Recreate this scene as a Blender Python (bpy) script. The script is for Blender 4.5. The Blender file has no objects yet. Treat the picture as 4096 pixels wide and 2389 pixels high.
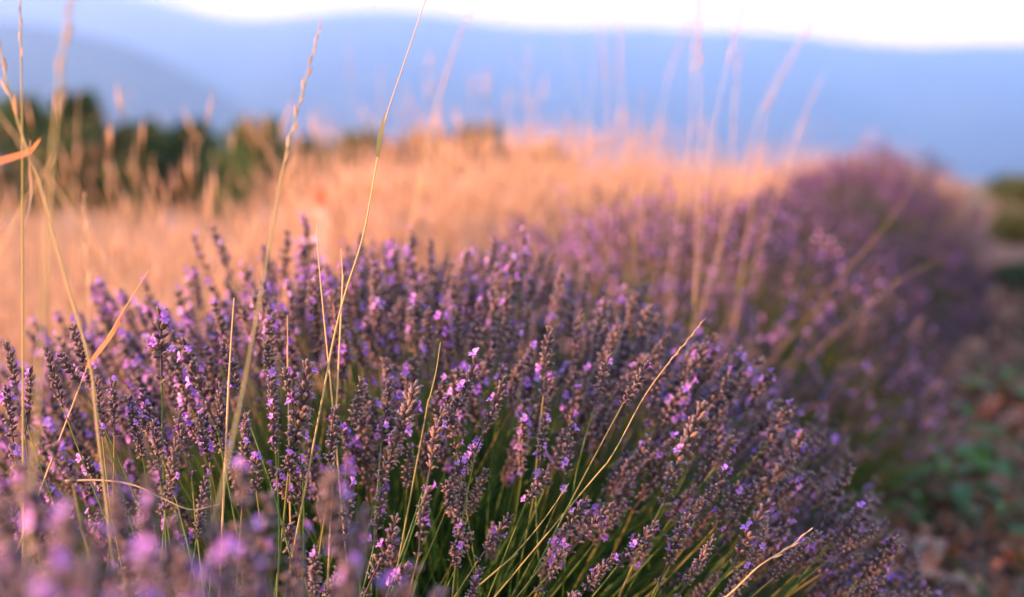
import bpy, math, random
import numpy as np
from mathutils import Vector, Matrix

rng = np.random.default_rng(7)
random.seed(7)
SC = bpy.context.scene
COL = SC.collection
R = math.radians

# ------------------------------------------------------------------ camera
FPX = 1024 * 50.0 / 36.0
HORIZON = 150.0
CAMZ = 0.63
PITCH = math.atan((298.5 - HORIZON) / FPX)
cam_data = bpy.data.cameras.new('camera')
cam = bpy.data.objects.new('camera', cam_data)
COL.objects.link(cam)
cam.location = (0, 0, CAMZ)
cam.rotation_euler = (math.pi / 2 - PITCH, 0, 0)
cam_data.lens = 50
cam_data.sensor_width = 36
cam_data.clip_start = 0.02
cam_data.clip_end = 40000
cam_data.dof.use_dof = True
cam_data.dof.focus_distance = 1.08
cam_data.dof.aperture_fstop = 2.9
cam_data.dof.aperture_blades = 0
SC.camera = cam

# ------------------------------------------------------------------ sky and sun
SUN_EL = R(10.0)
SX, SY = -0.97, -0.20
_n = math.hypot(SX, SY)
SX, SY = SX / _n, SY / _n
SUN = Vector((SX * math.cos(SUN_EL), SY * math.cos(SUN_EL), math.sin(SUN_EL)))
world = bpy.data.worlds.new('World')
SC.world = world
world.use_nodes = True
wt = world.node_tree
wt.nodes.clear()
w_out = wt.nodes.new('ShaderNodeOutputWorld')
w_bg = wt.nodes.new('ShaderNodeBackground')
w_bg.inputs['Strength'].default_value = 0.15
w_sky = wt.nodes.new('ShaderNodeTexSky')
w_sky.sky_type = 'NISHITA'
w_sky.sun_disc = False
w_sky.sun_elevation = SUN_EL
w_sky.sun_rotation = math.atan2(SX, SY)
w_tc = wt.nodes.new('ShaderNodeTexCoord')
w_sep = wt.nodes.new('ShaderNodeSeparateXYZ')
w_ramp = wt.nodes.new('ShaderNodeValToRGB')               # evening sky: warm glow low down, blue above
e = w_ramp.color_ramp.elements
SKY = [(0.0, (4.8, 2.35, 0.05)), (0.065, (4.1, 2.0, 0.05)), (0.12, (0.27, 0.38, 0.56)), (1.0, (0.055, 0.17, 0.56))]
while len(e) < len(SKY): e.new(0.5)
for k, (p_, c_) in enumerate(SKY):
    e[k].position = p_; e[k].color = (*c_, 1)
w_gain = wt.nodes.new('ShaderNodeMix'); w_gain.data_type = 'RGBA'; w_gain.blend_type = 'MULTIPLY'
w_gain.inputs[0].default_value = 1.0
w_gain.inputs[7].default_value = (7.2, 7.2, 7.2, 1)
w_mix = wt.nodes.new('ShaderNodeMix'); w_mix.data_type = 'RGBA'
w_mix.inputs[0].default_value = 0.75
L = wt.links
L.new(w_tc.outputs['Generated'], w_sep.inputs[0])
L.new(w_sep.outputs['Z'], w_ramp.inputs['Fac'])
L.new(w_ramp.outputs['Color'], w_gain.inputs[6])
L.new(w_gain.outputs[2], w_mix.inputs[7])
L.new(w_sky.outputs['Color'], w_mix.inputs[6])
L.new(w_mix.outputs[2], w_bg.inputs['Color'])
L.new(w_bg.outputs[0], w_out.inputs['Surface'])

sun_data = bpy.data.lights.new('sun', 'SUN')
sun_data.energy = 5.0
sun_data.angle = R(0.6)
sun_data.color = (1.0, 0.43, 0.25)
sun = bpy.data.objects.new('sun', sun_data)
COL.objects.link(sun)
sun.rotation_euler = SUN.to_track_quat('Z', 'Y').to_euler()

SC.view_settings.view_transform = 'Standard'
SC.view_settings.look = 'None'
SC.view_settings.gamma = 1
SC.view_settings.exposure = 2.2
SC.view_settings.use_curve_mapping = False
SC.render.engine = 'CYCLES'
SC.cycles.use_denoising = True
SC.cycles.max_bounces = 6
SC.cycles.diffuse_bounces = 3
SC.cycles.transmission_bounces = 4
SC.cycles.transparent_max_bounces = 4
SC.cycles.volume_bounces = 3


# ------------------------------------------------------------------ helpers
def at(px, py, d):
    """point at ground distance d (metres along +Y) seen in direction px, py of a 1024 wide view"""
    cx = (px - 512.0) / FPX
    cy = (298.5 - py) / FPX
    c, s = math.cos(PITCH), math.sin(PITCH)
    dy = c + cy * s
    dz = -s + cy * c
    return np.array([cx / dy * d, d, CAMZ + dz / dy * d])


def new_mat(name):
    m = bpy.data.materials.new(name)
    m.use_nodes = True
    nt = m.node_tree
    nt.nodes.clear()
    out = nt.nodes.new('ShaderNodeOutputMaterial')
    return m, nt, out


def ramp(nt, fac, stops):
    r = nt.nodes.new('ShaderNodeValToRGB')
    el = r.color_ramp.elements
    while len(el) < len(stops):
        el.new(0.5)
    for k, (p, c) in enumerate(stops):
        el[k].position = p
        el[k].color = (*c, 1)
    nt.links.new(fac, r.inputs['Fac'])
    return r.outputs['Color']


def tone_value(nt, spread=0.35):
    a = nt.nodes.new('ShaderNodeAttribute'); a.attribute_name = 'tone'
    s = nt.nodes.new('ShaderNodeSeparateColor')
    nt.links.new(a.outputs['Color'], s.inputs[0])
    o = nt.nodes.new('ShaderNodeObjectInfo')
    m = nt.nodes.new('ShaderNodeMath'); m.operation = 'MULTIPLY_ADD'
    nt.links.new(o.outputs['Random'], m.inputs[0])
    m.inputs[1].default_value = spread
    m.inputs[2].default_value = -spread / 2
    d = nt.nodes.new('ShaderNodeMath'); d.operation = 'ADD'; d.use_clamp = True
    nt.links.new(s.outputs[0], d.inputs[0]); nt.links.new(m.outputs[0], d.inputs[1])
    return d.outputs[0], s.outputs[1], s.outputs[2]


def leafy(name, stops, tip=None, trans=0.3, rough=0.6, sheen=0.0, spread=0.35, gstops=None):
    """thin plant material: colour ramp over each piece's own tone, some light let through"""
    m, nt, out = new_mat(name)
    t, g, b = tone_value(nt, spread)
    col = ramp(nt, t, stops)
    if tip is not None:
        mx = nt.nodes.new('ShaderNodeMix'); mx.data_type = 'RGBA'
        nt.links.new(g, mx.inputs[0]); nt.links.new(col, mx.inputs[6])
        mx.inputs[7].default_value = (*tip, 1)
        col = mx.outputs[2]
    p = nt.nodes.new('ShaderNodeBsdfPrincipled')
    nt.links.new(col, p.inputs['Base Color'])
    p.inputs['Roughness'].default_value = rough
    p.inputs['Specular IOR Level'].default_value = 0.25
    if sheen:
        p.inputs['Sheen Weight'].default_value = sheen
        p.inputs['Sheen Roughness'].default_value = 0.5
    if trans:
        tr = nt.nodes.new('ShaderNodeBsdfTranslucent')
        nt.links.new(col, tr.inputs['Color'])
        ms = nt.nodes.new('ShaderNodeMixShader'); ms.inputs[0].default_value = trans
        nt.links.new(p.outputs[0], ms.inputs[1]); nt.links.new(tr.outputs[0], ms.inputs[2])
        nt.links.new(ms.outputs[0], out.inputs['Surface'])
    else:
        nt.links.new(p.outputs[0], out.inputs['Surface'])
    return m


M = {}
M['calyx'] = leafy('calyx', [(0.0, (0.018, 0.012, 0.026)), (0.35, (0.042, 0.029, 0.044)), (0.65, (0.095, 0.055, 0.048)),
                             (0.85, (0.068, 0.062, 0.064)), (1.0, (0.19, 0.12, 0.09))],
                   tip=(0.27, 0.19, 0.185), trans=0.10, rough=0.8, sheen=0.12)
M['blossom'] = leafy('blossom', [(0.0, (0.17, 0.055, 0.42)), (0.5, (0.43, 0.19, 0.64)), (1.0, (0.68, 0.42, 0.80))],
                     trans=0.4, rough=0.5, sheen=0.2, spread=0.5)
M['stem'] = leafy('green_stem', [(0.0, (0.03, 0.08, 0.015)), (0.6, (0.07, 0.13, 0.03)), (1.0, (0.20, 0.15, 0.045))],
                  trans=0.15, rough=0.5, spread=0.5)
M['foliage'] = leafy('lavender_leaf', [(0.0, (0.018, 0.055, 0.010)), (0.5, (0.045, 0.115, 0.020)), (0.8, (0.09, 0.16, 0.035)),
                                       (1.0, (0.27, 0.16, 0.045))], trans=0.25, rough=0.55)
M['straw'] = leafy('dry_straw', [(0.0, (0.13, 0.12, 0.045)), (0.3, (0.32, 0.20, 0.10)), (0.6, (0.46, 0.29, 0.17)), (1.0, (0.66, 0.48, 0.32))],
                   tip=(0.68, 0.47, 0.32), trans=0.4, rough=0.6)
M['stalk'] = leafy('stalk_straw', [(0.0, (0.13, 0.17, 0.045)), (0.45, (0.30, 0.27, 0.11)), (1.0, (0.55, 0.38, 0.21))],
                   trans=0.2, rough=0.5, spread=0.0)
M['ear'] = leafy('ear_straw', [(0.0, (0.34, 0.22, 0.14)), (1.0, (0.62, 0.46, 0.32))], trans=0.3, rough=0.65, spread=0.1)
M['rust_leaf'] = leafy('rust_leaf', [(0.0, (0.42, 0.12, 0.04)), (1.0, (0.55, 0.19, 0.06))], trans=0.35, rough=0.6)
M['tree_leaf'] = leafy('tree_leaf', [(0.0, (0.024, 0.055, 0.02)), (0.6, (0.06, 0.12, 0.035)), (1.0, (0.13, 0.17, 0.05))],
                       trans=0.25, rough=0.5)
M['bark'] = leafy('bark', [(0.0, (0.05, 0.035, 0.025)), (1.0, (0.13, 0.095, 0.07))], trans=0, rough=0.9)
M['weed'] = leafy('weed_leaf', [(0.0, (0.04, 0.09, 0.008)), (0.6, (0.08, 0.15, 0.012)), (1.0, (0.16, 0.21, 0.02))], trans=0.3, rough=0.45)
M['verge'] = leafy('verge_grass', [(0.0, (0.02, 0.045, 0.014)), (0.7, (0.05, 0.085, 0.025)), (1.0, (0.17, 0.15, 0.07))], trans=0.3, rough=0.55)
M['litter'] = leafy('dry_leaf', [(0.0, (0.09, 0.035, 0.018)), (0.4, (0.28, 0.10, 0.045)), (0.75, (0.44, 0.21, 0.11)), (1.0, (0.60, 0.40, 0.26))],
                    trans=0.2, rough=0.75, spread=0.6)
M['red_paint'] = leafy('red_paint', [(0.0, (0.62, 0.07, 0.03)), (1.0, (0.7, 0.12, 0.06))], trans=0, rough=0.5)
M['pale_wood'] = leafy('pale_wood', [(0.0, (0.55, 0.47, 0.42)), (1.0, (0.75, 0.66, 0.6))], trans=0, rough=0.8)


class MB:
    """collects vertices, triangles, per-vertex tone (r,g,b) and material slots, then links ONE mesh"""
    def __init__(self):
        self.v = []; self.f = []; self.t = []; self.m = []; self.n = 0

    def add(self, V, F, T=None, mi=0):
        V = np.asarray(V, dtype=np.float32)
        F = np.asarray(F, dtype=np.int64)
        self.v.append(V); self.f.append(F + self.n)
        if T is None:
            T = np.zeros((len(V), 3), np.float32)
        T = np.asarray(T, np.float32)
        if T.ndim == 1:
            T = np.repeat(T[None, :], len(V), 0) if len(T) == 3 else np.stack([T, T * 0, T * 0], 1)
        self.t.append(T)
        self.m.append(np.full(len(F), mi, np.int32))
        self.n += len(V)

    def arrays(self):
        return (np.concatenate(self.v), np.concatenate(self.f), np.concatenate(self.t), np.concatenate(self.m))

    def mesh(self, name, mats, smooth=True):
        V, F, T, MI = self.arrays()
        me = bpy.data.meshes.new(name)
        me.vertices.add(len(V)); me.vertices.foreach_set('co', V.ravel())
        me.loops.add(len(F) * 3); me.loops.foreach_set('vertex_index', F.astype(np.int32).ravel())
        me.polygons.add(len(F))
        me.polygons.foreach_set('loop_start', np.arange(0, len(F) * 3, 3, dtype=np.int32))
        me.polygons.foreach_set('loop_total', np.full(len(F), 3, np.int32))
        me.polygons.foreach_set('material_index', MI)
        me.polygons.foreach_set('use_smooth', np.full(len(F), smooth, bool))
        ca = me.color_attributes.new('tone', 'FLOAT_COLOR', 'POINT')
        C = np.ones((len(V), 4), np.float32); C[:, :3] = T
        ca.data.foreach_set('color', C.ravel())
        for m in mats:
            me.materials.append(m)
        me.update()
        return me

    def build(self, name, mats, parent=None, smooth=True, kind=None):
        o = bpy.data.objects.new(name, self.mesh(name, mats, smooth))
        COL.objects.link(o)
        if parent is not None:
            o.parent = parent
        if kind:
            o['kind'] = kind
        return o


def tag(o, label=None, cat=None, group=None, kind=None):
    if label: o['label'] = label
    if cat: o['category'] = cat
    if group: o['group'] = group
    if kind: o['kind'] = kind
    return o


def empty(name, loc):
    o = bpy.data.objects.new(name, None)
    COL.objects.link(o)
    o.location = tuple(loc)
    o.empty_display_size = 0.05
    return o


def norm(a):
    a = np.asarray(a, float)
    return a / (np.linalg.norm(a) + 1e-12)


def frame(d, roll=0.0):
    """3x3 whose third column is d"""
    z = norm(d)
    a = np.array([1.0, 0, 0]) if abs(z[0]) < 0.9 else np.array([0, 1.0, 0])
    x = norm(np.cross(a, z)); y = np.cross(z, x)
    c, s = math.cos(roll), math.sin(roll)
    return np.stack([c * x + s * y, -s * x + c * y, z], 1)


def tube(P, rad, sides=5, cap=True):
    P = np.asarray(P, float); n = len(P)
    rad = np.broadcast_to(np.asarray(rad, float), (n,))
    T = np.gradient(P, axis=0)
    V = []
    fr = frame(T[0])
    x = fr[:, 0]
    for i in range(n):
        z = norm(T[i]); x = norm(x - z * np.dot(x, z)); y = np.cross(z, x)
        for k in range(sides):
            a = 2 * math.pi * k / sides
            V.append(P[i] + rad[i] * (math.cos(a) * x + math.sin(a) * y))
    F = []
    for i in range(n - 1):
        for k in range(sides):
            a = i * sides + k; b = i * sides + (k + 1) % sides
            F += [(a, b, b + sides), (a, b + sides, a + sides)]
    V = np.array(V)
    if cap:
        V = np.concatenate([V, P[-1:]]); e = len(V) - 1
        for k in range(sides):
            F.append(((n - 1) * sides + k, (n - 1) * sides + (k + 1) % sides, e))
    return V, np.array(F)


def smooth_path(pts, n):
    """Catmull-Rom through pts"""
    pts = np.asarray(pts, float)
    if len(pts) == 2:
        t = np.linspace(0, 1, n)[:, None]
        return pts[0] * (1 - t) + pts[1] * t
    P = np.concatenate([[2 * pts[0] - pts[1]], pts, [2 * pts[-1] - pts[-2]]])
    out = []
    m = len(pts) - 1
    for u in np.linspace(0, m - 1e-6, n):
        i = int(u); t = u - i
        a, b, c, d = P[i], P[i + 1], P[i + 2], P[i + 3]
        out.append(0.5 * ((2 * b) + (-a + c) * t + (2 * a - 5 * b + 4 * c - d) * t * t + (-a + 3 * b - 3 * c + d) * t ** 3))
    return np.array(out)


# ------------------------------------------------------------------ ground
ROWK = 0.40
def row_x(y):
    return -0.12 + ROWK * (y - 1.45)


def plateau_edge(x, y):
    az = x / np.maximum(y, 1.0)
    return np.interp(az, [-0.36, 0.03, 0.10, 0.27, 0.36], [10.5, 9.5, 12, 22, 34])


def ground_z(x, y):
    x = np.asarray(x, float); y = np.asarray(y, float)
    r = np.hypot(x, y)
    e_ = np.where(y > 0, plateau_edge(x, y), 40.0)
    d = np.maximum(r - e_, 0)
    fall = -120 * (1 - np.exp(-(d ** 1.6) / (9000)))
    bump = 0.012 * np.sin(3.1 * x + 1.3 * y) + 0.01 * np.sin(7.3 * y - 4.1 * x + 1) + 0.006 * np.sin(17 * x + 13 * y)
    u = x - row_x(y)
    ridge = 0.03 * np.exp(-(u / 0.3) ** 2) * (np.abs(y) < 12)
    return fall + bump * (r < 60) + ridge


def build_ground():
    radii = np.concatenate([np.linspace(0.0, 8, 110), np.geomspace(8.2, 10500, 110)])
    na = 240
    ang = np.linspace(0, 2 * np.pi, na, endpoint=False)
    V = []
    for r in radii:
        V.append(np.stack([r * np.cos(ang), r * np.sin(ang)], 1))
    V = np.concatenate(V)
    z = ground_z(V[:, 0], V[:, 1])
    V = np.concatenate([V, z[:, None]], 1)
    i = np.arange(len(radii) - 1)[:, None] * na
    k = np.arange(na)[None, :]
    a = (i + k).ravel(); b = (i + (k + 1) % na).ravel(); c = a + na; d = b + na
    F = np.concatenate([np.stack([a, c, d], 1), np.stack([a, d, b], 1)])
    mb = MB(); mb.add(V, F)
    m, nt, out = new_mat('field_soil')
    geo = nt.nodes.new('ShaderNodeNewGeometry')
    sep = nt.nodes.new('ShaderNodeSeparateXYZ'); nt.links.new(geo.outputs['Position'], sep.inputs[0])
    u = nt.nodes.new('ShaderNodeMath'); u.operation = 'MULTIPLY_ADD'
    nt.links.new(sep.outputs['Y'], u.inputs[0]); u.inputs[1].default_value = -ROWK
    nt.links.new(sep.outputs['X'], u.inputs[2])         # u = x - k*y ; row centre is at -0.70
    n1 = nt.nodes.new('ShaderNodeTexNoise'); n1.inputs['Scale'].default_value = 9; n1.inputs['Detail'].default_value = 8
    nt.links.new(geo.outputs['Position'], n1.inputs['Vector'])
    n2 = nt.nodes.new('ShaderNodeTexNoise'); n2.inputs['Scale'].default_value = 70; n2.inputs['Detail'].default_value = 6
    nt.links.new(geo.outputs['Position'], n2.inputs['Vector'])
    soil = ramp(nt, n2.outputs[0], [(0.3, (0.09, 0.04, 0.02)), (0.5, (0.22, 0.10, 0.05)), (0.68, (0.38, 0.22, 0.13))])
    straw = ramp(nt, n1.outputs[0], [(0.3, (0.08, 0.09, 0.03)), (0.5, (0.22, 0.15, 0.07)), (0.7, (0.40, 0.26, 0.14))])
    green = ramp(nt, n1.outputs[0], [(0.3, (0.02, 0.04, 0.012)), (0.55, (0.05, 0.075, 0.025)), (0.75, (0.12, 0.09, 0.05))])
    def mask(lo, hi):
        a_ = nt.nodes.new('ShaderNodeMapRange'); a_.interpolation_type = 'SMOOTHSTEP'
        a_.inputs['From Min'].default_value = lo; a_.inputs['From Max'].default_value = hi
        ns = nt.nodes.new('ShaderNodeMath'); ns.operation = 'MULTIPLY_ADD'
        nt.links.new(n1.outputs[0], ns.inputs[0]); ns.inputs[1].default_value = 0.5
        nt.links.new(u.outputs[0], ns.inputs[2])
        nt.links.new(ns.outputs[0], a_.inputs['Value'])
        return a_.outputs[0]
    mA = nt.nodes.new('ShaderNodeMix'); mA.data_type = 'RGBA'
    nt.links.new(mask(-1.0, -0.7), mA.inputs[0]); nt.links.new(straw, mA.inputs[6]); nt.links.new(soil, mA.inputs[7])
    mB_ = nt.nodes.new('ShaderNodeMix'); mB_.data_type = 'RGBA'
    nt.links.new(mask(0.22, 0.4), mB_.inputs[0]); nt.links.new(mA.outputs[2], mB_.inputs[6]); nt.links.new(green, mB_.inputs[7])
    far = nt.nodes.new('ShaderNodeMapRange'); far.inputs['From Min'].default_value = -1; far.inputs['From Max'].default_value = -4
    nt.links.new(sep.outputs['Z'], far.inputs['Value'])
    mC = nt.nodes.new('ShaderNodeMix'); mC.data_type = 'RGBA'
    nt.links.new(far.outputs[0], mC.inputs[0]); nt.links.new(mB_.outputs[2], mC.inputs[6]); mC.inputs[7].default_value = (0.04, 0.055, 0.03, 1)
    p = nt.nodes.new('ShaderNodeBsdfPrincipled'); p.inputs['Roughness'].default_value = 0.95
    p.inputs['Specular IOR Level'].default_value = 0.1
    nt.links.new(mC.outputs[2], p.inputs['Base Color'])
    bp = nt.nodes.new('ShaderNodeBump'); bp.inputs['Strength'].default_value = 0.8; bp.inputs['Distance'].default_value = 0.02
    nt.links.new(n2.outputs[0], bp.inputs['Height']); nt.links.new(bp.outputs[0], p.inputs['Normal'])
    nt.links.new(p.outputs[0], out.inputs['Surface'])
    return mb.build('ground', [m], kind='structure')


ground = build_ground()


# ------------------------------------------------------------------ mountains
def mountain(name, crest_px, dist, depth, foot_z, seed, label=None):
    """crest_px: (px, py) of the ridge line; a slope with gullies falls from the crest to the valley"""
    xs = np.array([c[0] for c in crest_px], float); ys = np.array([c[1] for c in crest_px], float)
    nx, ny = 260, 60
    px = np.linspace(xs[0], xs[-1], nx)
    py = np.interp(px, xs, ys)
    kern = np.hanning(15); kern /= kern.sum()
    pad = np.pad(py, 7, mode='edge'); py = np.convolve(pad, kern, 'valid')
    X = (px - 512) / FPX * dist
    crest = CAMZ + (HORIZON - py) / FPX * dist
    r = np.random.default_rng(seed)
    ph = r.uniform(0, 6.28, 12); fr = r.uniform(3, 26, 12); am = 1 / fr
    gul = sum(am[i] * np.sin(fr[i] * np.linspace(0, 6.28, nx) + ph[i]) for i in range(12))
    V = []
    for j in range(ny):
        t = j / (ny - 1)                              # 0 foot, 1 crest
        for i in range(nx):
            h = foot_z + (crest[i] - foot_z) * (t ** 1.15)
            wob = gul[i] * (1 - t) * t
            V.append((X[i] * (1 - (1 - t) * depth / dist * 0.6), dist - depth * (1 - t) + wob * depth * 0.55, h))
    back = [(X[i] * 1.05, dist + depth * 0.5, foot_z) for i in range(nx)]
    V += back
    F = []
    for j in range(ny):
        for i in range(nx - 1):
            a = j * nx + i
            F += [(a, a + 1, a + nx + 1), (a, a + nx + 1, a + nx)]
    mb = MB(); mb.add(np.array(V), np.array(F))
    m, nt, out = new_mat(name + '_woods')
    geo = nt.nodes.new('ShaderNodeNewGeometry')
    n1 = nt.nodes.new('ShaderNodeTexNoise'); n1.inputs['Scale'].default_value = 0.004; n1.inputs['Detail'].default_value = 5
    nt.links.new(geo.outputs['Position'], n1.inputs['Vector'])
    col = ramp(nt, n1.outputs[0], [(0.35, (0.03, 0.045, 0.03)), (0.6, (0.07, 0.08, 0.05)), (0.75, (0.13, 0.12, 0.08))])
    p = nt.nodes.new('ShaderNodeBsdfDiffuse'); nt.links.new(col, p.inputs['Color'])
    nt.links.new(p.outputs[0], out.inputs['Surface'])
    return mb.build(name, [m], kind='structure')


mountain('mountain', [(-400, -8), (-200, -14), (0, -12), (60, -10), (110, -6), (160, 1), (200, 15), (232, 23), (270, 23), (300, 19),
                      (340, 14), (385, 12), (430, 15), (465, 21), (500, 28), (560, 30), (620, 29), (660, 29), (700, 33),
                      (745, 34), (780, 35), (820, 40), (860, 45), (915, 49), (960, 46), (1024, 46), (1200, 52), (1500, 30), (1800, 60)],
         6500, 4600, -120, 3)
mountain('near_ridge', [(-1000, 60), (-600, 40), (-300, 20), (-100, 16), (0, 22), (70, 32), (143, 50), (184, 71), (225, 93), (265, 118),
                        (320, 147), (380, 172), (460, 205), (600, 250)],
         2500, 1100, -120, 5)

# ------------------------------------------------------------------ haze (real air)
def haze():
    x0, x1, y0, y1, z0, z1 = -4700, 6900, -60, 8500, -121.5, 760
    V = np.array([(x, y, z) for z in (z0, z1) for y in (y0, y1) for x in (x0, x1)], float)
    F = np.array([(0, 2, 3), (0, 3, 1), (4, 5, 7), (4, 7, 6), (0, 1, 5), (0, 5, 4), (2, 6, 7), (2, 7, 3), (0, 4, 6), (0, 6, 2), (1, 3, 7), (1, 7, 5)])
    mb = MB(); mb.add(V, F)
    m, nt, out = new_mat('haze_air')
    p = nt.nodes.new('ShaderNodeVolumePrincipled')
    p.inputs['Color'].default_value = (0.56, 0.78, 1.0, 1)
    p.inputs['Density'].default_value = 0.00033
    p.inputs['Anisotropy'].default_value = 0.55
    nt.links.new(p.outputs[0], out.inputs['Volume'])
    return mb.build('haze', [m], smooth=False, kind='stuff')


haze()


# ------------------------------------------------------------------ lavender pieces
def calyx(sides, rings, L_=0.0062, w=0.00142, hook=0.9):
    """one calyx along +Z that hooks towards +X at its tip"""
    ts = np.linspace(0, 1, rings)
    P = np.stack([0.0009 * ts ** 2.5 * hook, 0 * ts, L_ * ts], 1)
    if rings == 5:
        rad = np.array([0.45, 0.95, 1.05, 0.8, 0.62]) * w
    elif rings == 3:
        rad = np.array([0.55, 1.08, 0.6]) * w
    else:
        rad = np.interp(ts, [0, .5, 1], [.5, 1, .6]) * w
    V, F = tube(P, rad, sides)
    g = np.clip((V[:, 2] / L_ - 0.72) / 0.28, 0, 1) * 0.75
    T = np.stack([np.zeros(len(V)), g, g * 0], 1)
    # the hooked light lip
    b = P[-1]
    lv = np.array([b + (-0.0002, 0.0006, -0.0006), b + (-0.0002, -0.0006, -0.0006), b + (0.0011 * hook, 0.0005, 0.0008),
                   b + (0.0011 * hook, -0.0005, 0.0008), b + (0.0023 * hook, 0, 0.0003)])
    lf = np.array([(0, 1, 3), (0, 3, 2), (2, 3, 4)]) + len(V)
    V = np.concatenate([V, lv]); F = np.concatenate([F, lf])
    lt = np.zeros((5, 3)); lt[:, 1] = (0.6, 0.6, 1, 1, 1)
    return V, F, np.concatenate([T, lt])


def octa(L_=0.006, w=0.0013):
    V = np.array([(0, 0, 0), (w, 0, L_ * .5), (0, w, L_ * .5), (-w, 0, L_ * .5), (0, -w, L_ * .5), (0.001, 0, L_)])
    F = []
    for k in range(4):
        F += [(0, 1 + (k + 1) % 4, 1 + k), (5, 1 + k, 1 + (k + 1) % 4)]
    T = np.zeros((6, 3)); T[5, 1] = 0.15
    return V, np.array(F), T


CAL = {2: calyx(6, 5), 1: calyx(4, 3), 0: octa(), -1: octa(0.010, 0.0028)}


def blossom_geo(lod, r):
    """two-lipped corolla opening at +Z, upper lip towards -X"""
    V, F, T = [], [], []
    def put(v, f, t):
        n = sum(len(a) for a in V)
        V.append(np.asarray(v, float)); F.append(np.asarray(f) + n)
        tt = np.zeros((len(v), 3)); tt[:, 0] = t; T.append(tt)
    if lod == 2:
        v, f = tube([(0, 0, 0), (0, 0, 0.002), (0.0002, 0, 0.004)], [0.0006, 0.0008, 0.0015], 6, cap=False)
        put(v, f, 0.25)
    lobes = [(2.75, 0.0036, 0.0024, 0.9), (3.53, 0.0036, 0.0024, 0.9), (0.0, 0.0030, 0.0018, 0.1),
             (1.15, 0.0026, 0.0016, 0.2), (-1.15, 0.0026, 0.0016, 0.2)]
    for (a, ln, wd, lift) in lobes:
        a += r.normal(0, 0.12); ln *= r.uniform(1.0, 1.35); wd *= 1.25
        d = np.array([math.cos(a), math.sin(a), 0]); s = np.array([-math.sin(a), math.cos(a), 0]); up = np.array([0, 0, 1.0])
        o = np.array([0.0002, 0, 0.0038]) + d * 0.0008
        if lod == 2:
            pts = [o - s * wd * .35, o + s * wd * .35,
                   o + d * ln * .5 * (1 - lift * .5) + up * ln * lift * .5 + s * wd * .62, o + d * ln * .5 * (1 - lift * .5) + up * ln * lift * .5 - s * wd * .62,
                   o + d * ln * (1 - lift * .4) + up * ln * lift * .8 + s * wd * .3 - up * .0004, o + d * ln * (1 - lift * .4) + up * ln * lift * .8 - s * wd * .3 - up * .0004]
            put(pts, [(0, 1, 2), (0, 2, 3), (3, 2, 4), (3, 4, 5)], 0.45 + r.normal(0, .08))
        else:
            pts = [o - d * .0006, o + d * ln * .5 + up * ln * lift * .5 + s * wd * .6, o + d * ln * .5 + up * ln * lift * .5 - s * wd * .6,
                   o + d * ln * (1 - lift * .4) + up * ln * lift * .8]
            put(pts, [(0, 1, 2), (2, 1, 3)], 0.5 + r.normal(0, .08))
    return np.concatenate(V), np.concatenate(F), np.concatenate(T)


BLO = {2: [blossom_geo(2, rng) for _ in range(4)], 1: [blossom_geo(1, rng) for _ in range(3)]}
_bv = np.array([(0, 0, .001), (.0028, 0, .005), (0, .0028, .005), (-.0028, 0, .0055), (0, -.0028, .005), (0, 0, .0085)])
BLO[0] = [(_bv, octa()[1], np.tile([0.5, 0, 0], (6, 1)))]


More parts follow.
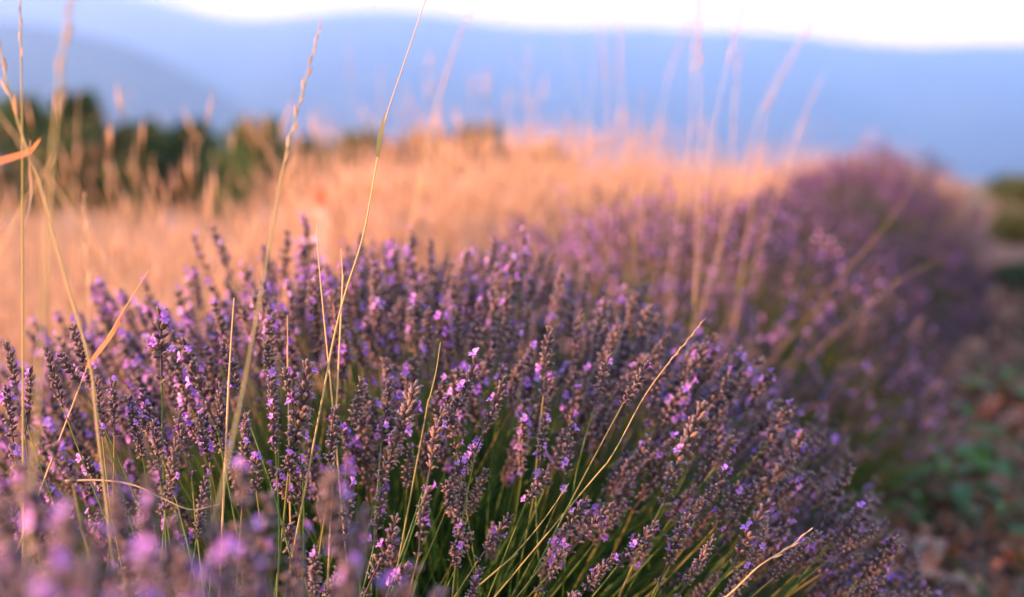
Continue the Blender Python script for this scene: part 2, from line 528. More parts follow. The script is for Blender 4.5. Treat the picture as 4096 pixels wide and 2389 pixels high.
def spike_geo(lod, r, length=None):
    """flower head along +Z with its top at the origin; also blossom seats (matrix 3x3, position)"""
    ln = length if length else r.uniform(0.032, 0.068)
    nw = max(5, int(ln / 0.0052))
    per = {2: 8, 1: 8, 0: 6, -1: 4}[lod]
    if lod > 0: per = int(r.integers(5, 9))
    gap = r.choice([0, 0, 0, .22]) if lod > 0 else 0
    if lod == 0: nw = int(nw * .75)
    if lod == -1: nw = max(4, int(nw * .45))
    cv, cf, ct = CAL[lod]
    V, F, T, seats = [], [], [], []
    n = 0
    bend = r.normal(0, 0.006, 2)
    zs = -np.linspace(0, ln, nw)
    zs = zs + r.normal(0, 0.0007, nw)
    if r.random() < 0.6 and lod >= 0:                                # the lowest whorl stands apart
        zs[-1] -= r.uniform(0.004, 0.016)
    belly = r.uniform(0.85, 1.2)
    for i, z in enumerate(zs):
        t = i / (nw - 1)
        if 0 < i < nw - 1 and r.random() < gap: continue
        k = per if t > 0.15 else max(3, per - 3)
        if lod >= 0 and t > .9: k = max(3, per - 2)
        spread = (0.30 + 0.55 * min(1, t * 1.6)) * belly
        size = (0.78 + 0.34 * math.sin(math.pi * min(1, t * .85 + .18)))
        ph = r.uniform(0, 6.28)
        c = np.array([bend[0] * t * t, bend[1] * t * t, z])
        for j in range(k):
            a = ph + 2 * math.pi * j / k + r.normal(0, 0.22)
            el = spread + r.normal(0, 0.16)
            out_ = np.array([math.cos(a), math.sin(a), 0])
            d = norm(out_ * math.sin(el) + np.array([0, 0, 1]) * math.cos(el))
            xh = norm(out_ - d * np.dot(out_, d))
            fr = np.stack([xh, np.cross(d, xh), d], 1)
            s = size * r.uniform(0.8, 1.18)
            o = c + out_ * 0.0011 + np.array([0, 0, -0.004 + r.normal(0, .0012)])
            V.append((cv * s) @ fr.T + o); F.append(cf + n); n += len(cv)
            tt = ct.copy(); tt[:, 0] = np.clip(r.normal(0.5, 0.27), 0, 1)
            T.append(tt)
            if r.random() < 0.5:
                seats.append((fr, o + d * 0.0042 * s, t))
    # rachis
    sv, sf = tube([(bend[0], bend[1], zs[-1] - 0.004), (bend[0] * .25, bend[1] * .25, zs[nw // 2]), (0, 0, -0.001)],
                  [0.0009, 0.0009, 0.0006], 4 if lod > 0 else 3)
    V.append(sv); F.append(sf + n); n += len(sv)
    tt = np.zeros((len(sv), 3)); tt[:, 0] = .3; T.append(tt)
    return np.concatenate(V), np.concatenate(F), np.concatenate(T), seats, np.array([bend[0], bend[1], zs[-1] - 0.003])


NV = {2: 26, 1: 16, 0: 8, -1: 6}
SPK = {l: [spike_geo(l, rng) for _ in range(NV[l])] for l in NV}
SPK_MESH, BLO_MESH = {}, {}
for l in SPK:
    SPK_MESH[l] = []
    for g in SPK[l]:
        mb = MB(); mb.add(g[0], g[1], g[2]); SPK_MESH[l].append(mb.mesh('flower_spike', [M['calyx']], smooth=l > 0))
for l in BLO:
    BLO_MESH[l] = []
    for g in BLO[l]:
        mb = MB(); mb.add(*g); BLO_MESH[l].append(mb.mesh('blossom', [M['blossom']], smooth=False))


def stem_geo(r, length, sides):
    b = r.normal(0, 0.02, 2)
    P = smooth_path([(0, 0, 0.002), (b[0] * .1, b[1] * .1, -length * .35), (b[0] * .5, b[1] * .5, -length * .7), (b[0], b[1], -length)], 7)
    V, F = tube(P, np.linspace(0.00075, 0.0011, 7), sides)
    T = np.zeros((len(V), 3)); T[:, 0] = np.interp(-V[:, 2] / length, [0, 1], [0.75, 0.3])
    return V, F, T


STEMS = [stem_geo(rng, 0.23, 5) for _ in range(6)]
STEMS_LO = [stem_geo(rng, 0.2, 3) for _ in range(4)]
STEM_MESH = []
for g in STEMS:
    mb = MB(); mb.add(*g); STEM_MESH.append(mb.mesh('stem', [M['stem']]))


def mat4(fr, o, s=1.0):
    m = np.eye(4); m[:3, :3] = fr * s; m[:3, 3] = o
    return Matrix(m.tolist())


def add_spike_part(parent, tip, d, lod, r, nblo, scale=1.0):
    k = int(r.integers(len(SPK[lod])))
    o = bpy.data.objects.new('flower_spike', SPK_MESH[lod][k])
    COL.objects.link(o)
    o.parent = parent
    fr = frame(d, r.uniform(0, 6.28))
    o.matrix_local = mat4(fr, tip - np.array(parent.location), scale)
    st = bpy.data.objects.new('stem', STEM_MESH[int(r.integers(len(STEM_MESH)))])
    COL.objects.link(st); st.parent = o
    st.location = tuple(SPK[lod][k][4])
    seats = SPK[lod][k][3]
    bl = min(lod, 2) if lod in BLO_MESH else 0
    if seats and nblo:
        # blossoms open mostly in the upper half
        w = np.array([1.4 - s[2] for s in seats]); w /= w.sum()
        for q in r.choice(len(seats), size=min(nblo, len(seats)), replace=False, p=w):
            f2, o2, _ = seats[q]
            b = bpy.data.objects.new('blossom', BLO_MESH[bl][int(r.integers(len(BLO_MESH[bl])))])
            COL.objects.link(b); b.parent = o
            b.matrix_local = mat4(f2, o2, r.uniform(0.85, 1.25))
    return o


def add_spike_mass(mb, tip, d, lod, r, nblo, origin, scale=1.0):
    k = int(r.integers(len(SPK[lod])))
    V, F, T, seats, foot = SPK[lod][k]
    fr = frame(d, r.uniform(0, 6.28)) * scale
    T = T.copy(); T[:, 0] = np.clip(T[:, 0] + r.normal(0, 0.13), 0, 1)
    o = tip - origin
    mb.add(V @ fr.T + o, F, T, 0)
    sV, sF, sT = STEMS_LO[int(r.integers(len(STEMS_LO)))]
    mb.add((sV + foot) @ fr.T + o, sF, sT, 2)
    if seats and nblo:
        bl = 1 if lod == 1 else 0
        w = np.array([1.4 - s[2] for s in seats]); w /= w.sum()
        for q in r.choice(len(seats), size=min(nblo, len(seats)), replace=False, p=w):
            f2, o2, _ = seats[q]
            bV, bF, bT = BLO[bl][int(r.integers(len(BLO[bl])))]
            bT = bT.copy(); bT[:, 0] = np.clip(bT[:, 0] + r.normal(0, .22), 0, 1)
            s = r.uniform(0.85, 1.25)
            mb.add(((bV * s) @ f2.T + o2) @ fr.T + o, bF, bT, 1)


def ribbons(mb, base, tip, width, r, tone, mi=0, sag=0.0, segs=3, nrm=None):
    """many thin tapering blades at once: base, tip (n,3)"""
    n = len(base)
    ts = np.linspace(0, 1, segs + 1)
    side = rng.normal(0, 1, (n, 3)); d = tip - base
    side -= d * (np.sum(side * d, 1) / np.sum(d * d, 1))[:, None]
    side /= np.linalg.norm(side, axis=1)[:, None]
    bow = rng.normal(0, 1, (n, 3)); bow[:, 2] *= .2
    ln = np.linalg.norm(d, axis=1)[:, None]
    V = np.zeros((n, (segs + 1) * 2 - 1, 3))
    for i, t in enumerate(ts):
        p = base + d * t + bow * (ln * 0.05) * math.sin(math.pi * t) + np.array([0, 0, -1]) * (sag * ln * (t ** 2 - t) * -1.0) * -1
        w = width[:, None] * (1 - t) ** 0.45
        if i < segs:
            V[:, i * 2] = p - side * w * .5
            V[:, i * 2 + 1] = p + side * w * .5
        else:
            V[:, i * 2] = p
    f = []
    for i in range(segs - 1):
        a = i * 2
        f += [(a, a + 1, a + 3), (a, a + 3, a + 2)]
    a = (segs - 1) * 2
    f += [(a, a + 1, a + 2)]
    f = np.array(f)
    m = V.shape[1]
    F = (f[None] + (np.arange(n) * m)[:, None, None]).reshape(-1, 3)
    T = np.zeros((n, m, 3)); T[:, :, 0] = tone[:, None]
    mb.add(V.reshape(-1, 3), F, T.reshape(-1, 3), mi)


def bush_dir(tip, C, r, jit=0.13):
    """a spike points away from the plant's foot, pulled a little upright"""
    foot = np.array([C[0], C[1], -0.05])
    d = norm(tip - foot)
    d = norm(d * 1.0 + np.array([0, 0, 0.28]) + r.normal(0, jit, 3))
    return d


def in_view(p, margin=30):
    c, s = math.cos(PITCH), math.sin(PITCH)
    v = p - np.array([0, 0, CAMZ])
    zc = v[1] * c - v[2] * s
    if zc < 0.2: return False, 0, 0, zc
    x = 512 + v[0] / zc * FPX
    y = 298.5 - (v[1] * s + v[2] * c) / zc * FPX
    return (-margin < x < 1024 + margin and -margin < y < 597 + margin), x, y, zc


def lavender_bush(label, C, rad, n, lods, nparts, seed, blo=3.0, heroes=(), keep=None, foliage_n=3000, minz=0.05, tmax=1.45):
    r = np.random.default_rng(seed)
    root = empty('lavender_bush', C)
    tag(root, label, 'lavender bush', 'lavender bushes planted in one row')
    C = np.array(C, float)
    rx, ry, rz = rad
    tips = []
    while len(tips) < n:
        u = r.uniform(math.cos(tmax), 1); th = math.acos(u); ph = r.uniform(0, 2 * math.pi)
        k = 1.03 - abs(r.normal(0, 0.085))
        lump = 1 + 0.035 * math.sin(5 * ph + seed) + 0.03 * math.sin(9 * ph + 3 * th + seed)
        p = C + np.array([rx * math.sin(th) * math.cos(ph), ry * math.sin(th) * math.sin(ph), rz * math.cos(th)]) * k * lump
        if p[2] < minz: continue
        if keep is not None and not keep(p, r): continue
        tips.append(p)
    cand = []
    for p in tips:
        d = bush_dir(p, C, r)
        vis, x, y, zc = in_view(p)
        facing = 1 if p[1] < C[1] + 0.1 * ry or p[2] > C[2] + 0.72 * rz else 0
        cand.append((0 if (vis and facing) else 1, zc, tuple(p), d))
    cand.sort(key=lambda c: (c[0], c[1]))
    np_left = nparts
    for (tp, bs, dep) in heroes:
        a, b = at(*tp, dep), at(*bs, dep + r.uniform(-0.012, 0.012))
        d = norm(a - b); ln = np.linalg.norm(a - b)
        o = add_spike_part(root, a, d, lods[0], r, int(r.integers(1, 5)), float(np.clip(ln / 0.058, 0.7, 1.2)))
        np_left -= 1
    mass = MB()
    ml = lods[1]
    for i, (v, zc, p, d) in enumerate(cand):
        p = np.array(p)
        sun_side = (p[0] - C[0]) / rx
        lam = blo * max(0.15, 1.0 - 0.8 * sun_side)
        nb = int(r.poisson(lam)) if r.random() < 0.78 else 0
        sc = r.uniform(0.68, 1.08)
        if i < np_left:
            add_spike_part(root, p, d, lods[0], r, min(nb, 7), sc)
        else:
            lod = ml if (v == 0) else min(ml, lods[2])
            add_spike_mass(mass, p, d, lod, r, nb, C, sc)
    if mass.n:
        mass.build('spike_mass', [M['calyx'], M['blossom'], M['stem']], root, kind='stuff')
    # leaves and flowerless shoots
    fo = MB()
    m = foliage_n
    th = np.arccos(r.uniform(0.02, 1, m)); ph = r.uniform(0, 2 * math.pi, m)
    D = np.stack([rx * np.sin(th) * np.cos(ph), ry * np.sin(th) * np.sin(ph), rz * np.cos(th)], 1)
    base = D * r.uniform(0.10, 0.5, m)[:, None]; base[:, 2] = np.abs(base[:, 2]) * 0.6 + 0.02
    tip = D * r.uniform(0.55, 0.92, m)[:, None] + r.normal(0, 0.02, (m, 3))
    tip[:, 2] = np.maximum(tip[:, 2], 0.03)
    ribbons(fo, base, tip, r.uniform(0.0016, 0.0030, m), r, np.clip(r.normal(0.5, 0.22, m), 0, 1), sag=0.08, segs=4)
    # the dense leafy heart of the plant
    m2 = int(foliage_n * 1.6)
    th = np.arccos(r.uniform(0.0, 1, m2)); ph = r.uniform(0, 2 * math.pi, m2)
    D = np.stack([rx * np.sin(th) * np.cos(ph), ry * np.sin(th) * np.sin(ph), rz * np.cos(th)], 1)
    base = D * r.uniform(0.2, 0.62, m2)[:, None]
    dd = D / np.linalg.norm(D, axis=1)[:, None] + np.array([0, 0, 0.6]) + r.normal(0, .45, (m2, 3))
    tip = base + dd * r.uniform(0.025, 0.06, m2)[:, None]
    ribbons(fo, base, tip, r.uniform(0.003, 0.0055, m2), r, np.clip(r.normal(0.35, 0.2, m2), 0, 1), segs=2)
    fo.build('foliage', [M['foliage']], root, kind='stuff')
    return root


def zc1(x, y): return (x / 1.2364 / 4, (1200 + y / 1.2364) / 4)
def zc2(x, y): return ((1300 + x / 1.35) / 4, (1300 + y / 1.35) / 4)
def zc3(x, y): return ((2300 + x / 1.35) / 4, (1300 + y / 1.35) / 4)


H1 = []
for a, b, d in [((820, 185), (700, 560), 1.08), ((955, 320), (880, 665), 1.07), ((490, 325), (370, 740), 1.06), ((640, 450), (530, 790), 1.05),
                ((660, 375), (690, 560), 1.10), ((195, 290), (170, 570), 1.10), ((1335, 575), (1240, 830), 1.09), ((1190, 790), (1090, 1040), 1.06),
                ((1420, 940), (1240, 1180), 1.07), ((320, 880), (270, 1110), 1.05), ((740, 1080), (650, 1290), 1.05), ((1000, 1030), (840, 1280), 1.05),
                ((1300, 1210), (1130, 1410), 1.04), ((740, 730), (640, 990), 1.07), ((1190, 480), (1150, 700), 1.13), ((350, 290), (330, 520), 1.12),
                ((560, 880), (480, 1170), 0.99), ((390, 1040), (290, 1400), 1.02), ((840, 1310), (790, 1470), 1.04), ((1215, 20), (1170, 330), 1.18),
                ((130, 850), (110, 1220), 1.06), ((460, 660), (440, 900), 1.14), ((870, 780), (800, 960), 1.12)]:
    H1.append((zc2(*a), zc2(*b), d))
for a, b, d in [((395, 210), (270, 440), 1.09), ((700, 430), (490, 850), 1.14), ((830, 745), (680, 1000), 1.11), ((200, 965), (0, 1200), 1.06),
                ((440, 1070), (210, 1350), 1.06), ((620, 1020), (480, 1330), 1.07), ((750, 1150), (620, 1390), 1.06), ((1050, 960), (800, 1300), 1.11),
                ((1045, 1100), (900, 1300), 1.09), ((1310, 1125), (1110, 1300), 1.10), ((970, 850), (850, 1010), 1.16), ((210, 1250), (20, 1460), 1.04),
                ((640, 880), (540, 1030), 1.18), ((190, 150), (130, 340), 1.16)]:
    H1.append((zc3(*a), zc3(*b), d))
for a, b, d in [((795, 60), (800, 480), 1.09), ((225, 240), (310, 480), 1.08), ((300, 270), (400, 450), 1.08), ((1100, 210), (1200, 470), 1.09),
                ((1320, 200), (1340, 400), 1.10), ((1410, 340), (1450, 590), 1.06), ((1520, 320), (1480, 750), 1.06), ((1090, 410), (1090, 600), 1.07),
                ((560, 390), (560, 620), 1.06), ((920, 230), (1000, 600), 1.08), ((30, 210), (80, 400), 1.12), ((360, 130), (440, 400), 1.14),
                ((1340, 420), (1360, 680), 1.05), ((1220, 560), (1210, 740), 1.04), ((1660, 540), (1620, 830), 1.05), ((1260, 760), (1290, 960), 1.03),
                ((1430, 770), (1440, 900), 1.05), ((480, 380), (500, 600), 1.07), ((700, 440), (760, 600), 1.08), ((880, 540), (900, 760), 1.05),
                ((690, 940), (710, 1120), 0.99), ((1020, 870), (1000, 1010), 1.02), ((870, 700), (850, 940), 1.04), ((760, 600), (800, 830), 1.05),
                ((640, 480), (690, 740), 1.07), ((990, 560), (1000, 820), 1.05), ((60, 720), (80, 820), 1.02), ((1560, 1240), (1560, 1440), 0.98),
                ((230, 600), (300, 960), 0.93), ((30, 430), (70, 700), 1.05), ((150, 330), (170, 520), 1.08)]:
    H1.append((zc1(*a), zc1(*b), d))


def keep1(p, r):
    vis, x, y, zc = in_view(p, 60)
    if p[1] < 0.99: return False
    if vis and zc < 1.2:
        # between the heads of the front face one sees down to the stems
        if x > 400 and y > 380: return r.random() < 0.20
        if y > 440: return r.random() < 0.22
        return r.random() < .6
    return True


BUSHES = []
BUSHES.append(lavender_bush('sharply focused lavender bush with grey brown spikes and lilac blossoms filling the lower middle', (-0.13, 1.47, 0.0), (0.607, 0.57, 0.524),
                            2450, (2, 1, 0), 300, 11, blo=4.2, heroes=H1, keep=keep1, foliage_n=5200))
BUSHES.append(lavender_bush('soft purple lavender bush directly behind the sharply focused one', (0.27, 2.42, 0.0), (0.54, 0.56, 0.55), 1700, (1, 0, 0), 300, 12, blo=3.6, foliage_n=2800, tmax=1.2, minz=0.2))
BUSHES.append(lavender_bush('blurred lavender bush between the soft purple one and the dark purple domes', (0.68, 3.65, 0.0), (0.48, 0.54, 0.51), 1300, (0, -1, -1), 220, 13, blo=3.4, foliage_n=1800, tmax=1.3))
BUSHES.append(lavender_bush('blurred dark purple dome of lavender, second from the far end of the row', (1.13, 4.8, 0.0), (0.47, 0.58, 0.60), 1500, (0, -1, -1), 120, 14, blo=6.5, foliage_n=3600))
BUSHES.append(lavender_bush('very blurred dark purple dome of lavender at the far end of the row', (1.54, 6.0, 0.0), (0.48, 0.6, 0.64), 1500, (-1, -1, -1), 80, 15, blo=6.5, foliage_n=3600))


# the plant nearest the camera, of which only blurred tops stand in the lower left
def near_bush():
    r = np.random.default_rng(21)
    C = (-0.50, 0.42, 0.0)
    root = empty('lavender_bush', C)
    tag(root, 'lavender bush nearest the lens, a blur of pinkish spikes in the lower left corner', 'lavender bush', 'lavender bushes planted in one row')
    specs = []
    fixed = [(20, 462, .72), (30, 490, .66), (115, 472, .70), (158, 478, .66), (235, 470, .72), (330, 468, .72), (215, 505, .68), (270, 498, .78),
             (303, 535, .78), (365, 512, .72), (352, 560, .66), (60, 550, .56), (10, 540, .58), (95, 530, .62), (150, 560, .55), (185, 555, .62),
             (245, 535, .66), (40, 580, .52), (120, 590, .52), (410, 565, .72), (265, 570, .68), (200, 590, .56), (300, 585, .60), (130, 545, .80),
             (5, 500, .62), (70, 505, .60), (85, 580, .50), (170, 520, .72), (225, 560, .60), (330, 590, .70), (440, 592, .74), (385, 590, .66)]
    for x, y, dpt in fixed:
        p = at(x + r.normal(0, 3), y + r.normal(0, 3), dpt)
        d = norm(np.array([(x - 180) / 900 + r.normal(0, .08), r.normal(0, .1), 1]))
        specs.append((p, d))
    for _ in range(34):
        dpt = r.uniform(0.45, 0.8); x = abs(r.normal(0, 190)) - 20
        p = at(x, 560 + x * .12 + abs(r.normal(0, 60)), dpt)
        specs.append((p, norm(np.array([r.normal(0, .12), r.normal(0, .1), 1]))))
    for (p, d) in specs:
        add_spike_part(root, p, d, 1, r, int(r.integers(1, 6)), r.uniform(.85, 1.15))
    # the rest of the plant, left of and below the view
    mass = MB(); n = 0
    while n < 130:
        u = r.uniform(0.1, 1); th = math.acos(u); ph = r.uniform(0, 2 * math.pi)
        p = np.array(C) + np.array([.42 * math.sin(th) * math.cos(ph), .42 * math.sin(th) * math.sin(ph), .34 * math.cos(th)]) * (1.02 - abs(r.normal(0, .08)))
        vis, x, y, zc = in_view(p, 15)
        if vis or math.hypot(p[0], p[1]) < 0.22: continue
        add_spike_mass(mass, p, bush_dir(p, C, r), 0, r, int(r.poisson(2)), np.array(C), r.uniform(.8, 1.1)); n += 1
    mass.build('spike_mass', [M['calyx'], M['blossom'], M['stem']], root, kind='stuff')
    fo = MB(); m = 2600
    th = np.arccos(r.uniform(0.05, 1, m)); ph = r.uniform(0, 2 * math.pi, m)
    D = np.stack([.5 * np.sin(th) * np.cos(ph), .48 * np.sin(th) * np.sin(ph), .36 * np.cos(th)], 1)
    base = D * r.uniform(0.1, 0.5, m)[:, None]; base[:, 2] = np.abs(base[:, 2]) * .6 + .02
    ribbons(fo, base, D * r.uniform(.5, .82, m)[:, None], r.uniform(.0016, .003, m), r, np.clip(r.normal(.5, .2, m), 0, 1), sag=.08, segs=3)
    fo.build('foliage', [M['foliage']], root, kind='stuff')


near_bush()


# ------------------------------------------------------------------ golden meadow
def meadow():
    r = np.random.default_rng(31)
    n = 46000
    az = r.uniform(-260, 1010, n)
    dist = 2.0 + (r.random(n) ** 1.5) * 30
    y = dist; x = (az - 512) / FPX * dist
    u = x - row_x(y)
    ok = np.where(y < 7.2, u < -0.62 - 0.1 * r.random(n), az < 900 + 55 * r.random(n))
    ok &= dist < plateau_edge(x, y) + 2
    # thinner sward at the left, taller and denser through the middle
    tall = np.interp(az, [-260, 0, 120, 300, 420, 560, 800, 1000], [.1, .12, .10, .22, .62, .92, .95, .95])
    clump = 0.5 + 0.5 * np.sin(x * 1.9 + 2 * np.sin(y * 1.1)) * np.sin(y * 1.3 + 1.5 * np.sin(x * .9))
    ok &= r.random(n) < (0.18 + 0.82 * tall) * (0.3 + 0.7 * clump)
    x, y, az, tall, dist = x[ok], y[ok], az[ok], tall[ok], dist[ok]
    n = len(x)
    h = np.clip(r.normal(0.15 + 0.22 * tall, 0.025 + .05 * tall), .08, .62) * np.interp(az, [850, 960], [1, .75])
    h += (r.random(n) < 0.05) * r.uniform(.05, .22, n) * (dist < 9)
    z = ground_z(x, y)
    base = np.stack([x, y, z - .01], 1)
    lean = r.normal(0, .13, (n, 2)); lean[:, 0] += .03
    tip = base + np.stack([lean[:, 0] * h, lean[:, 1] * h, h], 1)
    w = r.uniform(.0012, .0022, n) * np.clip(dist / 6, 1, 2.5)
    tone = np.clip(r.normal(.5, .2, n) + .22 * np.sin(x * 2.3 + y) * np.sin(y * 1.7 - x), 0, 1)
    mb = MB()
    ribbons(mb, base, tip, w * 1.3, r, tone, segs=3)
    # ears
    oV, oF, oT = octa(1.0, 1.0)
    oV = oV.copy(); oV[5] = (0, 0, 1)
    el = r.uniform(.04, .10, n); ew = r.uniform(.0014, .0028, n) * np.clip(dist / 6, 1, 2.2)
    d = tip - base; d /= np.linalg.norm(d, axis=1)[:, None]
    V = np.zeros((n, 6, 3))
    for k in range(6):
        V[:, k] = tip + d * (el * (oV[k, 2] - .3))[:, None] + np.stack([oV[k, 0] * ew, oV[k, 1] * ew, 0 * ew], 1)
    F = (oF[None] + (np.arange(n) * 6)[:, None, None]).reshape(-1, 3)
    T = np.zeros((n, 6, 3)); T[:, :, 0] = tone[:, None]; T[:, :, 1] = .5
    mb.add(V.reshape(-1, 3), F, T.reshape(-1, 3))
    # tufts that fan out and stand above the sward
    B, Tp, Wd, Tn = [], [], [], []
    k = 0
    while k < 760:
        front = k >= 480
        a_ = r.uniform(290, 860) if front else r.uniform(-40, 900); y_ = 2.1 + (r.random() * 3.2 if front else r.random() ** 1.5 * 9)
        x_ = (a_ - 512) / FPX * y_
        if y_ < 7.2 and x_ - row_x(y_) > -.6: continue
        if a_ < 290 and y_ > 6: continue
        if r.random() > np.interp(a_, [0, 130, 280, 340, 900], [.16, .12, .2, 1, .9]): continue
        m_ = int(r.integers(12, 34)); H_ = r.uniform(.32, .54) * np.interp(a_, [0, 280, 400], [.78, .8, 1.05])
        tilt = r.normal(0, .12)
        if r.random() < .40: m_ = int(r.integers(4, 10)); H_ = r.uniform(.50, .72)
        bb = np.array([x_, y_, float(ground_z(x_, y_))]) + r.normal(0, .035, (m_, 3)) * [1, 1, 0]
        hh = H_ * r.uniform(.7, 1.15, m_)
        tt = bb + np.stack([(r.normal(0, .16, m_) + tilt) * hh, r.normal(0, .16, m_) * hh, hh], 1)
        if front:
            m_ = int(r.integers(6, 16)); H_ = r.uniform(.36, .60) + (.07 if a_ > 440 else 0); bb = bb[:1] + r.normal(0, .03, (m_, 3)) * [1, 1, 0]
            hh = H_ * r.uniform(.75, 1.1, m_)
            tt = bb + np.stack([(r.normal(0, .11, m_) + tilt) * hh, r.normal(0, .11, m_) * hh, hh], 1)
        B.append(bb); Tp.append(tt); Wd.append(r.uniform(.0018, .0034, m_)); Tn.append(np.clip(r.normal(.55, .1) + r.normal(0, .15, m_), 0, 1)); k += 1
    B, Tp, Wd, Tn = map(np.concatenate, (B, Tp, Wd, Tn)); m_ = len(B)
    ribbons(mb, B, Tp, Wd, r, Tn, segs=3)
    el = r.uniform(.05, .11, m_); ew = r.uniform(.0016, .0030, m_); d = Tp - B; d /= np.linalg.norm(d, axis=1)[:, None]
    V = np.zeros((m_, 6, 3))
    for k in range(6):
        V[:, k] = Tp + d * (el * (oV[k, 2] - .6))[:, None] + np.stack([oV[k, 0] * ew, oV[k, 1] * ew, 0 * ew], 1)
    F = (oF[None] + (np.arange(m_) * 6)[:, None, None]).reshape(-1, 3)
    T = np.zeros((m_, 6, 3)); T[:, :, 0] = Tn[:, None]; T[:, :, 1] = .6
    mb.add(V.reshape(-1, 3), F, T.reshape(-1, 3))
    # low basal blades
    m = 42000
    az = r.uniform(-260, 1000, m); dist = 1.9 + (r.random(m) ** 1.6) * 22
    y = dist; x = (az - 512) / FPX * dist; u = x - row_x(y)
    ok = np.where(y < 7.2, u < -.55, az < 960) & (dist < plateau_edge(x, y) + 1)
    x, y, dist = x[ok], y[ok], dist[ok]; m = len(x)
    base = np.stack([x, y, ground_z(x, y) - .005], 1)
    h = r.uniform(.06, .28, m)
    tip = base + np.stack([r.normal(0, .4, m) * h, r.normal(0, .4, m) * h, h], 1)
    ribbons(mb, base, tip, r.uniform(.003, .006, m) * np.clip(dist / 6, 1, 2.5), r, np.clip(r.normal(.45, .25, m), 0, 1), segs=2)
    o = mb.build('meadow_grass', [M['straw']])
    tag(o, 'golden dry meadow grass behind the lavender row', kind='stuff')


meadow()


# ------------------------------------------------------------------ tall grass stalks one can pick out
def ear_geo(mb, path, size, mi=0, r=None, tight=0.14, step=None):
    """narrow ear: spikelets set alternately along path (n,3), tip last"""
    ln = np.sum(np.linalg.norm(np.diff(path, axis=0), axis=1))
    k = max(5, int(ln / (step or size * 0.85)))
    P = smooth_path(path, k)
    T = np.gradient(P, axis=0)
    cv, cf = tube([(0, 0, 0), (0, 0, .3), (0, 0, .7), (0, 0, 1)], [.055, .105, .09, .02], 5)
    for i in range(k):
        d = norm(T[i]); side = norm(np.cross(d, [0, 1, 0])) * (1 if i % 2 else -1)
        dd = norm(d + side * tight + r.normal(0, .05, 3))
        fr = frame(dd, r.uniform(0, 6))
        s = size * (1.15 - .55 * (i / k)) * r.uniform(.85, 1.1)
        t = np.zeros((len(cv), 3)); t[:, 0] = r.random()
        mb.add((cv * s) @ fr.T + P[i] + side * s * .05, cf, t, mi)


def stalk(label, pts, ear=None, rad=0.0009, tone=(0.35, 0.8), ear_size=0.009, leaves=(), seed=0, group='tall grass stalks', root_to=True, earstep=None):
    """pts: (px, py, depth) from foot end to tip; ear: index in pts from which the ear starts"""
    r = np.random.default_rng(100 + seed)
    W = [at(*p) for p in pts]
    if root_to:
        a, b = W[0], W[1]
        g = float(ground_z(a[0], a[1]))
        d = norm(a - b)
        if a[2] - g > 0.03 and d[2] < -.35 and (a[2] - g) / -d[2] < .75:
            W = [a + d * (a[2] - g + .01) / -d[2], *W]
        elif a[2] - g > 0.03:
            foot = np.array([a[0] + d[0] * (a[2] - g) * .35, a[1] + d[1] * .1, g - .01])
            W = [foot, (foot * .45 + a * .55) + np.array([d[0] * -.01, 0, 0]), *W]
    W = np.array(W)
    root = empty('grass_stalk', (W[0][0], W[0][1], W[0][2]))
    tag(root, label, 'grass stalk', group)
    O = np.array(root.location)
    P = smooth_path(W, 40)
    mb = MB()
    V, F = tube(P - O, np.linspace(rad * .95, rad * .4, len(P)), 6)
    T = np.zeros((len(V), 3)); T[:, 0] = np.interp(V[:, 2], [0, W[-1][2] - O[2]], tone)
    mb.add(V, F, T); mb.build('stem', [M['stalk']], root)
    if ear is not None:
        k = len(W) - (len(pts) - ear)
        mb = MB(); ear_geo(mb, W[k:] - O, ear_size, r=r, step=earstep)
        mb.build('ear', [M['ear']], root)
    for lf in leaves:
        lp = np.array([at(*p) for p in lf['pts']]) - O
        P = smooth_path(lp, 14)
        T_ = np.gradient(P, axis=0); up = np.array([0.3, -.5, .8])
        w = lf.get('w', .004) * np.sin(np.pi * (np.linspace(0.12, 1, 14)) ** .8)
        side = np.array([norm(np.cross(t, up)) for t in T_])
        V = np.concatenate([P - side * w[:, None] * .5, P + [0, 0, -.0003] * 1, P + side * w[:, None] * .5])
        F = []
        for i in range(13):
            for q in (0, 14):
                a = q + i; F += [(a, a + 14, a + 15), (a, a + 15, a + 1)]
        T = np.zeros((len(V), 3)); T[:, 0] = np.tile(np.linspace(.2, .9, 14), 3)
        mb = MB(); mb.add(V, F, T); mb.build('leaf', [M[lf.get('mat', 'straw')]], root)
    return root


def v(x, y, d): return (x / 2.461, y / 2.461, d)

stalk('thin upright grass stalk near the left edge, its narrow ear running out of frame', [v(57, 1130, .98), v(56, 700, .97), v(55, 350, .96), v(52, 140, .96), v(50, 20, .96), v(49, -60, .96)], ear=3, rad=.0009, tone=(.8, .3), ear_size=.007, seed=1)
stalk('thick blurred grass stalk with a heavy ear at the upper left', [v(115, 620, .70), v(125, 450, .70), v(140, 270, .70), v(158, 110, .70), v(178, 0, .70), v(192, -90, .70)], ear=2, rad=.0010, tone=(.3, .6), ear_size=.011, seed=2, root_to=True)
stalk('bent grass stalk at the left edge with a knobbly ear and a rust coloured leaf', [v(250, 1140, .93), v(222, 900, .93), v(160, 680, .93), v(100, 460, .93), v(72, 385, .93), v(40, 285, .93), v(12, 180, .93), v(-8, 60, .93)], ear=5, rad=.0011, tone=(.25, .7), ear_size=.012, seed=3, earstep=.012,
      leaves=[dict(pts=[v(-30, 408, .93), v(0, 396, .93), v(45, 383, .93), v(75, 370, .93), v(102, 338, .93)], w=.0085, mat='rust_leaf'),
              dict(pts=[v(74, 345, .95), v(73, 420, .95), v(77, 460, .95), v(70, 520, .95), v(58, 560, .95)], w=.0018, mat='straw')])
